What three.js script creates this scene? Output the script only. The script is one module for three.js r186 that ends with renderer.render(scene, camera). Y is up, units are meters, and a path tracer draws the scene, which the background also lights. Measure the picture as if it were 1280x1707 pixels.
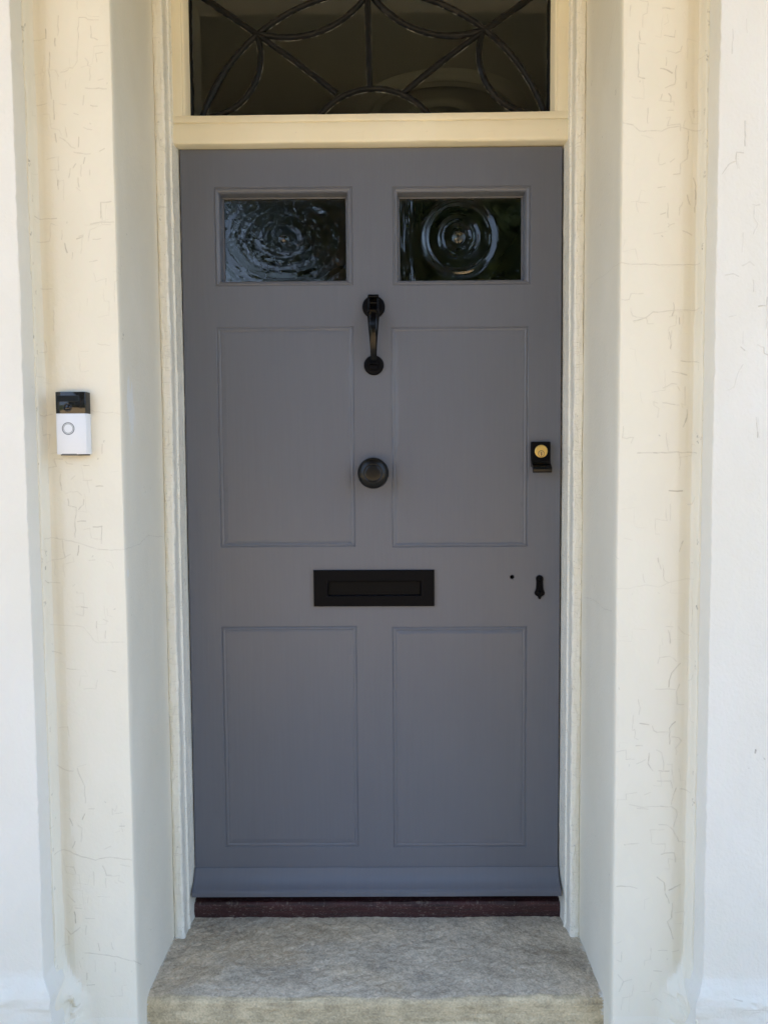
import * as THREE from 'three';
import { mergeGeometries, mergeVertices, toCreasedNormals } from 'three/addons/utils/BufferGeometryUtils.js';
import { RoundedBoxGeometry } from 'three/addons/geometries/RoundedBoxGeometry.js';
import { TextGeometry } from 'three/addons/geometries/TextGeometry.js';
import { FontLoader } from 'three/addons/loaders/FontLoader.js';

// ---------------------------------------------------------------- camera, sky, sun, exposure
// x right, y up (0 = top of the stone step), z towards the viewer (0 = face of the door), metres
const scene = new THREE.Scene();
const camera = new THREE.PerspectiveCamera(67.18, 767 / 1024, 0.05, 400);
camera.position.set(0.0397, 1.1879, 1.9696);
camera.rotation.set(-0.0605, 0.0062, -0.0071, 'YXZ');
const renderer = new THREE.WebGLRenderer({ antialias: true });
renderer.setSize(767, 1024);
renderer.toneMapping = THREE.LinearToneMapping;
renderer.toneMappingExposure = 4.2;
renderer.shadowMap.enabled = true;
{ // clear blue sky, paler towards the horizon
  const w = 256, h = 128, d = new Float32Array(w * h * 4);
  for (let j = 0; j < h; j++) {
    const e = Math.max(0, ((j + 0.5) / h - 0.5) * 2), t = Math.pow(1 - e, 2.6);
    const c = [0.268 + 0.11 * t, 0.393 + 0.10 * t, 0.650 + 0.03 * t];
    for (let i = 0; i < w; i++) { const k = (j * w + i) * 4; d[k] = c[0]; d[k + 1] = c[1]; d[k + 2] = c[2]; d[k + 3] = 1; }
  }
  const t = new THREE.DataTexture(d, w, h, THREE.RGBAFormat, THREE.FloatType);
  t.mapping = THREE.EquirectangularReflectionMapping; t.magFilter = t.minFilter = THREE.LinearFilter; t.needsUpdate = true;
  scene.background = t; scene.environment = t;
}
// the sun stands behind the house: the front lies in its shade, the garden beyond in the light
const sun = new THREE.DirectionalLight(new THREE.Color().setRGB(1, 0.845, 0.58), 5);
sun.position.set(-6, 30, -14.5); sun.target.position.set(0, 0, 4);
sun.castShadow = true; sun.shadow.mapSize.set(4096, 4096);
Object.assign(sun.shadow.camera, { left: -30, right: 30, top: 30, bottom: -30, near: 1, far: 90 });
scene.add(sun, sun.target);

// ---------------------------------------------------------------- helpers
let seed = 20177;
const rnd = () => { seed = (seed * 1664525 + 1013904223) >>> 0; return seed / 4294967296; };
const rr = (a, b) => a + (b - a) * rnd();
const PT = new Float32Array(4096); for (let i = 0; i < 4096; i++) PT[i] = rnd() * 2 - 1;
const sm = (t) => t * t * (3 - 2 * t);
function n2(x, y) {
  const i = Math.floor(x), j = Math.floor(y), u = sm(x - i), v = sm(y - j);
  const h = (a, b) => PT[(Math.imul(a, 374761393) + Math.imul(b, 668265263) >>> 7) & 4095];
  return (h(i, j) * (1 - u) + h(i + 1, j) * u) * (1 - v) + (h(i, j + 1) * (1 - u) + h(i + 1, j + 1) * u) * v;
}
const fbm = (x, y, o = 4) => { let s = 0, a = 0.5; for (let k = 0; k < o; k++) { s += a * n2(x + 17.3 * k, y - 9.1 * k); x *= 2.03; y *= 2.03; a *= 0.5; } return s; };
const step01 = (a, b, x) => { const t = Math.min(1, Math.max(0, (x - a) / (b - a))); return t * t * (3 - 2 * t); };
const clamp = (v, a = 0, b = 1) => Math.min(b, Math.max(a, v));
const toS = (v) => 255 * (v <= 0.0031308 ? 12.92 * v : 1.055 * Math.pow(v, 1 / 2.4) - 0.055);

const taken = {};
const numbered = (n) => { taken[n] = (taken[n] ?? -1) + 1; return taken[n] ? n + '_' + String(taken[n]).padStart(3, '0') : n; };
function mesh(name, geometry, material, parent, label) {
  const m = new THREE.Mesh(geometry, material);
  m.name = parent ? name : numbered(name); (parent || scene).add(m);
  if (label) m.userData.label = label;
  return m;
}
function thing(name, label, category, group) {
  const g = new THREE.Group(); g.name = numbered(name); g.userData = { label, category };
  if (group) g.userData.group = group;
  scene.add(g); return g;
}
function structure(name, geometry, material, label) {
  const m = mesh(name, geometry, material); m.userData.kind = 'structure'; if (label) m.userData.label = label; return m;
}
function box(x0, x1, y0, y1, z0, z1, r = 0) {
  const g = r ? new RoundedBoxGeometry(x1 - x0, y1 - y0, z1 - z0, 2, r) : new THREE.BoxGeometry(x1 - x0, y1 - y0, z1 - z0);
  g.translate((x0 + x1) / 2, (y0 + y1) / 2, (z0 + z1) / 2); return g;
}
const flat = (g) => { const r = g.index ? g.toNonIndexed() : g; for (const k of Object.keys(r.attributes)) if (!['position', 'normal', 'uv'].includes(k)) r.deleteAttribute(k); return r; };
const join = (list) => mergeGeometries(list.map(flat));
// a grid of points f(i / nu, j / nv) -> [x, y, z, u, v]
function grid(nu, nv, f, crease = 0.6, flip = false) {
  const pos = [], uv = [], idx = [];
  for (let j = 0; j <= nv; j++) for (let i = 0; i <= nu; i++) { const p = f(i / nu, j / nv, i, j); pos.push(p[0], p[1], p[2]); uv.push(p[3] ?? i / nu, p[4] ?? j / nv); }
  for (let j = 0; j < nv; j++) for (let i = 0; i < nu; i++) {
    const a = j * (nu + 1) + i, b = a + 1, c = a + nu + 1, d = c + 1;
    if (flip) idx.push(a, c, b, b, c, d); else idx.push(a, b, c, b, d, c);
  }
  const g = new THREE.BufferGeometry();
  g.setAttribute('position', new THREE.Float32BufferAttribute(pos, 3)); g.setAttribute('uv', new THREE.Float32BufferAttribute(uv, 2)); g.setIndex(idx);
  if (crease) return toCreasedNormals(g, crease);
  g.computeVertexNormals(); return g;
}
// split every span of a polyline of [a, b] so that no piece is longer than m
function dense(pts, m) {
  const o = [];
  for (let k = 0; k < pts.length - 1; k++) {
    const [a, b] = pts[k], [c, d] = pts[k + 1], n = Math.max(1, Math.ceil(Math.hypot(c - a, d - b) / m));
    for (let i = 0; i < n; i++) o.push([a + (c - a) * i / n, b + (d - b) * i / n]);
  }
  o.push(pts[pts.length - 1]); return o;
}
// a plan profile [[x, z], ...] carried up from y0 to y1; bend(x, y, z) returns the displaced point; side -1 mirrors it to the left
function upright(profile, y0, y1, ny, bend, uvOf, side = 1, crease = 0.6) {
  return grid(profile.length - 1, ny, (s, t, i) => {
    const [x, z] = profile[i], y = y0 + (y1 - y0) * t, q = bend(x, y, z), w = uvOf(x, y, z, i);
    return [side * q[0], q[1], q[2], w[0], w[1]];
  }, crease, side > 0);
}
// a mitred rectangular moulding: profile [[inset, z], ...] run round the rectangle
function moulding(x0, x1, y0, y1, profile, wob = 0, n = 40, key = 0) {
  const parts = [];
  const cs = [[x0, y0], [x1, y0], [x1, y1], [x0, y1]], ins = [[1, 1], [-1, 1], [-1, -1], [1, -1]];
  for (let k = 0; k < 4; k++) {
    const [ax, ay] = cs[k], [bx, by] = cs[(k + 1) % 4], [ai, aj] = ins[k], [bi, bj] = ins[(k + 1) % 4];
    parts.push(grid(profile.length - 1, n, (s, t, i) => {
      const [d, z] = profile[i], edge = i === 0 || i === profile.length - 1 ? 0 : 1;
      const w = edge * wob * fbm(t * 9 + k * 31 + key * 7.7, i * 0.22, 3), f = Math.min(1, 12 * t * (1 - t));
      const wx = k % 2 ? w * f : 0, wy = k % 2 ? 0 : w * f;
      return [ax + ai * d + (bx + bi * d - ax - ai * d) * t + wx, ay + aj * d + (by + bj * d - ay - aj * d) * t + wy, z + edge * wob * 0.6 * fbm(t * 14 + 50, k + key, 2)];
    }, 0.7, true));
  }
  return join(parts);
}
const lathe = (pts, seg = 48) => new THREE.LatheGeometry(pts.map(([a, b]) => new THREE.Vector2(a, b)), seg);
const facing = (g) => g.rotateX(Math.PI / 2); // a lathe's axis turned towards the viewer
// rounded cross sections [y, z, half width, half thickness] skinned into one solid
function skin(stations, seg = 24, x = 0, power = 0.75) {
  const pos = [], idx = [];
  stations.forEach(([y, z, w, t, tx = 0, ty = 0], k) => {
    const a = stations[Math.max(0, k - 1)], b = stations[Math.min(stations.length - 1, k + 1)], l = Math.hypot(b[0] - a[0], b[1] - a[1]) || 1;
    const ny = (b[1] - a[1]) / l, nz = -(b[0] - a[0]) / l;
    for (let i = 0; i < seg; i++) {
      const c = Math.cos(i / seg * 6.28318), s = Math.sin(i / seg * 6.28318), cc = Math.sign(c) * Math.abs(c) ** power, ss = Math.sign(s) * Math.abs(s) ** power;
      pos.push(x + w * cc, y - ny * t * ss * -1, z + nz * t * ss);
    }
  });
  for (let k = 0; k < stations.length - 1; k++) for (let i = 0; i < seg; i++) { const a = k * seg + i, b = k * seg + (i + 1) % seg; idx.push(a, b, a + seg, b, b + seg, a + seg); }
  for (const [k, f] of [[0, 1], [stations.length - 1, 0]]) {
    const c = pos.length / 3; pos.push(x, stations[k][0], stations[k][1]);
    for (let i = 0; i < seg; i++) { const a = k * seg + i, b = k * seg + (i + 1) % seg; f ? idx.push(c, b, a) : idx.push(c, a, b); }
  }
  const g = new THREE.BufferGeometry(); g.setAttribute('position', new THREE.Float32BufferAttribute(pos, 3)); g.setIndex(idx);
  g.setAttribute('uv', new THREE.Float32BufferAttribute(new Float32Array(pos.length / 3 * 2), 2));
  return toCreasedNormals(g, 0.9);
}

// ---------------------------------------------------------------- textures (what the surfaces are made of)
function texture(w, h, fill, srgb, wrap = THREE.RepeatWrapping) {
  const t = new THREE.DataTexture(fill, w, h, THREE.RGBAFormat, THREE.UnsignedByteType);
  t.magFilter = THREE.LinearFilter; t.minFilter = THREE.LinearMipmapLinearFilter; t.generateMipmaps = true;
  t.wrapS = t.wrapT = wrap; if (srgb) t.colorSpace = THREE.SRGBColorSpace; t.needsUpdate = true; return t;
}
function stroke(buf, w, h, x0, y0, x1, y1, r, v) { // soft line into a float buffer, strongest value kept
  const a = Math.floor(Math.min(x0, x1) - r - 1), b = Math.ceil(Math.max(x0, x1) + r + 1), c = Math.floor(Math.min(y0, y1) - r - 1), d = Math.ceil(Math.max(y0, y1) + r + 1);
  const dx = x1 - x0, dy = y1 - y0, l2 = dx * dx + dy * dy || 1;
  for (let y = Math.max(0, c); y <= Math.min(h - 1, d); y++) for (let x = Math.max(0, a); x <= Math.min(w - 1, b); x++) {
    const t = clamp(((x - x0) * dx + (y - y0) * dy) / l2), e = Math.hypot(x - x0 - t * dx, y - y0 - t * dy), k = v * clamp(r + 0.5 - e);
    if (k > buf[y * w + x]) buf[y * w + x] = k;
  }
}
function wander(buf, w, h, pts, r, v, jag) { // a crack: the polyline broken into short uneven pieces
  let [px, py] = pts[0];
  for (let k = 1; k < pts.length; k++) {
    const [ax, ay] = pts[k - 1], [bx, by] = pts[k], n = Math.max(1, Math.round(Math.hypot(bx - ax, by - ay) / 7));
    for (let i = 1; i <= n; i++) {
      const e = i === n && k === pts.length - 1 ? 0.3 : 1, qx = ax + (bx - ax) * i / n + rr(-jag, jag) * e, qy = ay + (by - ay) * i / n + rr(-jag, jag) * e;
      stroke(buf, w, h, px, py, qx, qy, r * rr(0.6, 1.15), v * rr(0.55, 1)); px = qx; py = qy;
    }
  }
}
// painted plaster: w x h texels of 1.25 mm; cracks are lists of millimetres
const MM = 0.8;
function plaster({ w = 512, h = 2048, base, cracks = [], fine = 40, dirt = [], patches = [], horizontal = 0.45, strength = 1, band = [0, 1], spots = 30 }) {
  const cr = new Float32Array(w * h), lift = new Float32Array(w * h), dk = new Float32Array(w * h);
  const run = (pts, r, v) => { wander(cr, w, h, pts, r, v, 0.9); wander(lift, w, h, pts.map(([a, b]) => [a + rr(1, 2.2), b - rr(0.6, 2)]), r * 1.7, v * rr(0.1, 0.9), 0.8); };
  for (const c of cracks) { const pts = []; for (let i = 0; i < c.length; i += 2) pts.push([c[i] * MM, c[i + 1] * MM]); run(pts, rr(0.4, 0.62) + (pts.length < 4 && rnd() < 0.12 ? 0.3 : 0), strength * rr(0.45, 1) * (pts.length > 4 ? 0.75 : 1)); }
  for (let k = 0; k < fine; k++) {
    let x = w * rr(band[0], band[1]), y = rnd() * h; const pts = [[x, y]], m = 1 + Math.floor(rnd() * 3.4); let hor = rnd() < horizontal;
    for (let i = 0; i < m; i++) { const l = rr(6, 34) * (hor ? 0.7 : 1); x += hor ? l * (rnd() < 0.5 ? -1 : 1) : rr(-4, 4); y += hor ? rr(-5, 5) : l; pts.push([x, y]); hor = !hor; }
    run(pts, rr(0.3, 0.55), strength * rr(0.15, 0.6));
  }
  for (const [x, y, r, v] of dirt) for (let k = 0; k < 9; k++) { const px = (x + rr(-r, r) * 0.8) * MM, py = (y + rr(-r, r) * 1.6) * MM; stroke(dk, w, h, px, py, px + rr(-1, 1), py + rr(-1.6, 1.6), rr(0.2, 1.1), v * rr(0.25, 0.9)); }
  for (let k = 0; k < spots; k++) { const x = rnd() * w, y = rnd() * h; stroke(dk, w, h, x, y, x + rr(-2, 2), y + rr(-3, 3), rr(0.3, 0.7), rr(0.2, 0.6)); }
  const c = new Uint8Array(w * h * 4), b = new Uint8Array(w * h * 4);
  for (let y = 0; y < h; y++) for (let x = 0; x < w; x++) {
    const k = y * w + x, m = fbm(x / 70, y / 110, 4), s = fbm(x / 190 + 40, y / 420 + 7, 3), g = n2(x / 1.7, y / 1.7);
    let r0 = base[0] * (1 + 0.035 * m + 0.02 * s), g0 = base[1] * (1 + 0.04 * m + 0.03 * s), b0 = base[2] * (1 + 0.05 * m + 0.07 * s);
    for (const [px, py, rx, ry, t] of patches) {
      const e = Math.hypot((x / MM - px) / rx, (y / MM - py) / ry) + 1.1 * fbm(x / 7, y / 30, 4), a = t * step01(1, 0.75, e);
      r0 += (0.80 - r0) * a; g0 += (0.80 - g0) * a; b0 += (0.77 - b0) * a;
    }
    const a = 0.74 * cr[k], q = 0.85 * dk[k];
    r0 += (0.26 - r0) * a; g0 += (0.20 - g0) * a; b0 += (0.13 - b0) * a;
    r0 += (0.10 - r0) * q; g0 += (0.075 - g0) * q; b0 += (0.045 - b0) * q;
    c[k * 4] = toS(r0); c[k * 4 + 1] = toS(g0); c[k * 4 + 2] = toS(b0); c[k * 4 + 3] = 255;
    const z = 0.5 + 0.16 * m + 0.12 * fbm(x / 22, y / 60, 3) + 0.045 * g + 0.05 * n2(x / 4, y / 5) - 0.34 * cr[k] + 0.34 * lift[k] * (1 - cr[k]) + 0.1 * dk[k];
    b[k * 4] = b[k * 4 + 1] = b[k * 4 + 2] = 255 * clamp(z); b[k * 4 + 3] = 255;
  }
  return { map: texture(w, h, c, true), bumpMap: texture(w, h, b, false) };
}
const std = (o) => new THREE.MeshStandardMaterial(o);
const lin = (r, g, b) => new THREE.Color().setRGB(r, g, b);
const CREAM = [0.79, 0.735, 0.60], WHITE = [0.745, 0.715, 0.635];
const CRACKS_LEFT = [[479,2089,481,2051],[440,2116,440,2101],[438,2085,441,2062,441,2044,444,2002],[438,2085,425,2085,419,2080,399,2080],[415,2068,415,2046,402,2041],[505,2063,505,2045],[487,2045,487,2030],[499,2018,501,1979,500,1946,498,1928],[478,1979,463,1982,461,1988,453,1988,448,1996,444,2001],[489,1983,482,1971],[428,2006,423,1999,423,1992,416,1989],[419,1986,420,1963],[403,1963,393,1965],[468,1964,468,1947],[429,1948,409,1947,387,1946],[494,1925,494,1888],[482,1918,469,1916],[420,1914,406,1912],[433,1933,435,1915],[454,1899,445,1896],[435,1871,419,1866],[472,1872,469,1853],[484,1852,472,1846,461,1834,453,1830],[456,1823,441,1820,422,1819],[493,1860,491,1843],[445,1852,447,1833],[404,1824,394,1829],[434,1812,437,1800],[453,1800,458,1792],[464,1791,468,1773],[442,1797,443,1775],[490,1768,490,1750],[453,1753,445,1746],[449,1772,448,1754],[405,1723,406,1692],[405,1723,384,1725],[427,1680,404,1683,379,1684],[543,1695,505,1692,495,1692],[485,1669,486,1650],[480,1642,476,1624],[465,1624,467,1611],[456,1651,443,1656],[423,1650,407,1651],[431,1605,415,1608],[550,1295,533,1293,515,1298],[443,1308,429,1301,406,1299,393,1299,376,1296],[504,1174,505,1157,502,1140],[482,1163,474,1170],[457,1161,439,1161],[431,1148,417,1148],[495,1133,485,1138,471,1137,461,1130],[457,1121,459,1110,469,1100],[490,1122,489,1108,474,1105],[474,1105,477,1073,478,1042],[472,1075,455,1076],[440,1064,421,1065],[422,1064,423,1029],[550,1040,518,1041,495,1036,468,1030,448,1022,421,1016,394,1015,374,1017],[505,1036,502,1012,500,1000],[471,1025,474,1005],[500,1000,509,997,525,995],[499,1002,489,1007],[450,994,437,995],[493,1200,490,1195,478,1194],[456,1191,444,1192],[416,1235,417,1216],[551,954,542,948,511,947],[486,940,481,944],[470,896,457,894],[536,859,507,857,467,854,457,842,447,826,437,819,383,821],[425,870,415,865],[439,865,440,852],[421,845,422,829],[533,802,513,797],[531,557,517,547,498,545],[489,551,482,532,474,512,476,497,474,476],[467,463,456,463],[476,452,482,440],[508,442,502,427],[491,427,483,420,485,392],[498,392,504,378],[403,425,392,425],[550,370,510,370,485,358,456,351,434,357,405,354,378,350],[517,335,502,335,498,321],[461,325,461,295],[441,338,433,318,423,317],[435,310,435,290],[454,270,428,269],[515,272,503,258],[474,269,476,256],[503,245,488,244],[505,236,503,212],[481,222,462,221],[522,195,513,184,507,192,494,202],[480,205,482,186],[456,166,454,150],[485,145,466,144,432,139,407,134,379,126],[421,124,421,102],[482,100,483,85],[483,73,466,74]];
const CRACKS_RIGHT = [[408,2107,424,2104,424,2082,415,2077,415,2054],[409,2047,410,2030],[407,2022,407,1994,407,1959,420,1956],[407,2025,421,2023],[454,2091,477,2089],[463,2009,480,2003,491,2009,494,2018],[458,2039,479,2036,480,2048],[462,1996,462,1980],[451,1975,464,1972,474,1966],[483,1980,480,1945,471,1942,461,1937],[455,1925,452,1915],[468,1926,472,1920,472,1909],[467,1894,478,1894],[427,1898,427,1869],[377,1870,396,1866,410,1853,433,1855,454,1852,469,1859,488,1862,508,1856,534,1854],[501,1873,498,1859],[507,1853,506,1798,493,1788,493,1769,480,1768],[473,1792,481,1798],[449,1742,464,1744],[507,1727,511,1709],[469,1711,470,1682],[499,1713,493,1701,492,1687],[455,1689,465,1692],[470,1664,483,1671],[500,1656,515,1649],[516,1762,520,1746,520,1695],[376,1595,400,1590,436,1591,463,1588,503,1589,539,1590],[515,1897,515,1881],[503,1948,503,1936],[403,1477,428,1484,444,1494,481,1497,504,1498,544,1501],[481,1487,486,1497,484,1513],[496,1483,497,1470],[479,1421,480,1437,476,1454],[501,1396,519,1395,543,1391],[483,1374,511,1368],[465,1341,483,1349,493,1349],[495,1344,499,1336],[465,1311,499,1306],[512,1297,511,1281,507,1262],[415,1209,455,1209,495,1210,541,1208],[481,1131,507,1130],[484,1103,485,1069],[516,1102,526,1103,537,1118],[510,1026,505,1004],[461,991,467,968],[377,927,404,928,435,936,462,931,486,941,516,947,539,947],[532,921,537,882,533,847],[504,848,515,830,531,827],[479,848,494,847],[484,839,489,813],[488,835,488,811],[463,769,466,781,488,785,502,773],[509,769,492,748,486,732,487,719],[459,715,484,716,500,714],[508,725,503,710,504,683,514,680],[423,693,428,675,425,661],[427,642,446,639],[453,636,456,626,463,622,487,623],[501,645,489,631,490,597],[494,613,507,611,512,603,503,589,504,574],[419,594,433,594],[462,585,474,578,478,555,478,541],[447,578,445,555,456,539],[421,555,440,564],[468,540,490,539],[465,518,494,517,498,502],[512,499,527,495,539,494],[505,502,498,481,496,466],[407,467,438,460,455,463,497,461,506,454,507,438,501,418],[470,423,487,422,501,411,512,384,524,382],[402,380,425,382],[476,358,486,361,504,361,506,341],[439,488,451,493],[523,731,534,736,540,746],[468,308,482,296,486,272,494,251],[493,280,514,289],[501,251,500,219,492,209,504,172],[382,288,410,288,427,283],[473,146,492,146],[385,125,395,121,395,143],[387,93,399,77,418,82],[399,77,390,55],[461,35,470,39,480,33],[503,144,514,144],[464,101,481,100]];
const CRACKS_WALL = [[49,2030,51,2005],[23,2011,23,1966],[50,1841,51,1795],[35,1783,49,1782],[35,1781,36,1761,39,1753],[9,1743,21,1761,34,1767],[69,1685,75,1682,83,1685],[72,1681,72,1659,80,1649,71,1629],[51,1631,50,1594],[55,1443,55,1419],[51,1413,59,1406],[56,1379,45,1359,41,1336,27,1329],[101,1508,100,1466,104,1434],[84,1491,98,1492],[84,1417,97,1411,97,1400,105,1396],[84,1276,88,1237],[51,1569,66,1576,74,1569],[18,1551,35,1553,45,1548],[73,1541,74,1519],[27,1471,41,1474],[60,95,77,91],[72,66,81,74,96,72,117,72,136,66],[89,56,99,66,114,68]];
const CRACKS_REVEAL_LEFT = [[371,1017,287,1017,253,1025,217,1031,104,1017],[381,129,344,98]];
const CRACKS_REVEAL_RIGHT = [[90,1596,193,1603,266,1596,327,1598,379,1593],[115,864,176,872,226,873,286,868,342,874],[336,2127,325,2111,309,2097,297,2080,274,2052]];

// ---------------------------------------------------------------- the house front
const ZP = 0.3755, ZO = 0.4454, XR = [0.509, 0.5115], XO = 0.676; // pilaster face, outer wall face, reveals (left, right), outer wall edge
const house = thing('house', 'cream painted rendered house front with pilasters either side of the doorway', 'house');
const specksL = [[560, 2050, 5, 0.9], [556, 1795, 4, 0.9], [560, 2260, 4, 0.7], [545, 1010, 4, 0.5], [566, 1530, 5, 0.7], [556, 905, 3, 0.6], [552, 640, 3, 0.5], [556, 300, 3, 0.5], [352, 1460, 5, 0.8]];
const specksR = [[560, 2080, 9, 0.9], [572, 2040, 8, 0.8], [556, 1990, 9, 0.8], [562, 1925, 5, 0.7], [555, 1820, 6, 0.6], [552, 1760, 4, 0.8], [548, 1620, 5, 0.9], [545, 1240, 7, 0.9], [550, 770, 5, 0.6], [552, 480, 5, 0.7], [330, 1950, 4, 0.7], [140, 2060, 3, 0.7]];
for (let k = 0; k < 46; k++) (k % 2 ? specksL : specksR).push([rr(546, 572), Math.sqrt(rnd()) * 2250, rr(1, 3.4), rr(0.25, 0.8)]);
const pilTex = [
  plaster({ base: CREAM, cracks: [...CRACKS_LEFT, ...CRACKS_REVEAL_LEFT], fine: 100, dirt: specksL, patches: [[320, 1310, 24, 62, 0.7], [362, 965, 6, 12, 0.7]], band: [0.58, 0.86], strength: 0.85, spots: 80 }),
  plaster({ base: CREAM, cracks: [...CRACKS_RIGHT, ...CRACKS_REVEAL_RIGHT], fine: 100, dirt: specksR, band: [0.58, 0.86], strength: 0.9, spots: 80 })];
const wallTex = [
  plaster({ base: WHITE, fine: 6, strength: 0.3, spots: 14 }),
  plaster({ base: WHITE, cracks: CRACKS_WALL, fine: 8, strength: 0.8, dirt: [[96, 607, 2.5, 1]], spots: 30 })];
const paintMat = (t, bump = 0.0026, rough = 0.62) => std({ map: t.map, bumpMap: t.bumpMap, bumpScale: bump, roughness: rough });
const TW = 512 / 800, TH = 2048 / 800;
[-1, 1].forEach((side, n) => {
  const xr = XR[n];
  // reveal, rounded arris, face, then the hollow where the face turns into the return of the outer wall
  const prof = dense([[xr, -0.085], [xr, 0.0], [xr, ZP - 0.006]], 0.02)
    .concat([[xr + 0.0008, ZP - 0.003], [xr + 0.0025, ZP - 0.0008], [xr + 0.0055, ZP]])
    .concat(dense([[xr + 0.009, ZP], [0.640, ZP]], 0.012).concat([[0.643, ZP - 0.0006], [0.649, ZP - 0.0025], [0.655, ZP - 0.005], [0.661, ZP - 0.0068], [0.666, ZP - 0.0062], [0.6692, ZP - 0.002], [0.6706, ZP + 0.006], [0.6714, ZP + 0.0145], [0.6722, ZP + 0.0185], [0.6738, ZP + 0.0205], [0.6765, ZP + 0.021], [0.69, ZP + 0.018]]));
  const back = [[0.69, 0.2], [0.69, -0.085], [xr, -0.085]];
  const all = prof.concat(back);
  const g = upright(all, -0.2, 2.62, 420, (x, y, z) => {
    const w = n + 1, front = x < 0.686 ? 1 : 0;
    let dx = 0, dz = 0;
    if (front) {
      const edge = Math.exp(-Math.abs(x - xr) / 0.02);
      dz = 0.0016 * fbm(x * 14 + w * 9, y * 5, 3) + edge * 0.0014 * fbm(y * 16, w * 5, 4);
      dx = (z < ZP - 0.02 ? 0.0014 : 0.0014) * fbm(z * 12 + w * 3, y * 6 + 3, 3);
      const hollow = step01(0.645, 0.672, x);
      dx += hollow * 0.0024 * fbm(y * 9 + 20 * w, w, 4); dz += hollow * 0.0022 * fbm(y * 11 - 7 * w, 3, 4);
      // lumpy mortar filling the foot of the hollow
      const foot = step01(0.150 + 0.025 * fbm(x * 40, w, 2), 0.055, y), reach = step01(0.603 + 0.05 * step01(0.03, 0.13, y), 0.676, x);
      dz += foot * reach * (0.040 + 0.03 * fbm(x * 38 + w, y * 42, 5) + 0.008 * Math.abs(fbm(x * 90, y * 70 + w, 3))); dx -= foot * reach * 0.012;
    }
    return [x + dx, y, z + dz];
  }, (x, y, z, i) => [((i < prof.length ? Math.min(z, ZP) + (x - xr) + Math.max(0, z - ZP) : 0.3)) / TW, y / TH], side, 0.5);
  mesh('pilaster', g, paintMat(pilTex[n]), house, n ? 'cracked cream pilaster and reveal at the right of the door' : 'cracked cream pilaster and reveal with the doorbell on it');
  // outer wall: a return, a slightly ragged arris, the broad face, a rough swollen foot
  const wp = [[XO, ZP - 0.05]].concat(dense([[XO, ZP], [XO, ZO - 0.004]], 0.008), [[XO + 0.0006, ZO - 0.0009], [XO + 0.0022, ZO]], dense([[XO + 0.006, ZO], [1.15, ZO]], 0.012), [[1.3, ZO], [2.2, ZO], [3.6, ZO], [3.6, 0.2], [XO, 0.2], [XO, ZP - 0.05]]);
  const gw = upright(wp, -0.2, 2.62, 420, (x, y, z) => {
    if (z < ZP - 0.01 || x > 1.31) return [x, y, z];
    const w = n + 4, edge = Math.exp(-Math.abs(x - XO) / 0.012);
    let dx = edge * (0.0014 * fbm(y * 4 + w, w, 2) + 0.0022 * Math.max(0, fbm(y * 55 + w, 2, 3))), dz = 0.0022 * fbm(x * 9 + w, y * 5, 3) + edge * 0.0012 * fbm(y * 30, w, 3);
    const line = 0.128 - 0.012 * n + 0.01 * fbm(x * 16 + w, 3, 2), foot = step01(line + 0.02, line - 0.03, y);
    dz += foot * (0.010 + 0.006 * fbm(x * 22, y * 60 + w, 4)); dx -= foot * edge * (0.014 + 0.1 * Math.max(0, 0.11 - y) + 0.006 * fbm(y * 40, w, 3));
    return [x + dx, y, z + dz];
  }, (x, y, z) => [((x - XO) + (z > ZP - 0.01 ? (z - ZO) : 0)) / TW, y / TH], side, 0.5);
  mesh('wall', gw, paintMat(wallTex[n], 0.0034, 0.6), house, n ? 'flaking white outer wall to the right of the pilaster' : 'smooth white outer wall to the left of the doorbell');
});
const plainCream = std({ color: lin(...CREAM), roughness: 0.65 }), plainWhite = std({ color: lin(...WHITE), roughness: 0.65 });
mesh('lintel', box(-0.52, 0.52, 2.525, 2.62, -0.085, 0.3735), plainCream, house);
mesh('upper_wall', box(-3.6, 3.6, 2.62, 4.9, 0.2, 0.4454), plainWhite, house);
for (const s of [-1, 1]) mesh('side_wall', box(s > 0 ? 3.35 : -3.6, s > 0 ? 3.6 : -3.35, -0.2, 4.9, -8, 0.19), plainWhite, house);
mesh('rear_wall', box(-3.34, 3.34, -0.2, 4.9, -8, -7.75), plainWhite, house);
const slate = std({ color: lin(0.07, 0.075, 0.085), roughness: 0.7 });
{ const sh = new THREE.Shape([[-0.62, 4.88], [8.3, 4.88], [3.84, 6.6]].map(([x, y]) => new THREE.Vector2(x, y)));
  const g = new THREE.ExtrudeGeometry(sh, { depth: 7.7, bevelEnabled: false }); g.rotateY(Math.PI / 2); g.translate(-3.85, 0.025, 0); mesh('roof', g, slate, house); }
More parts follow.
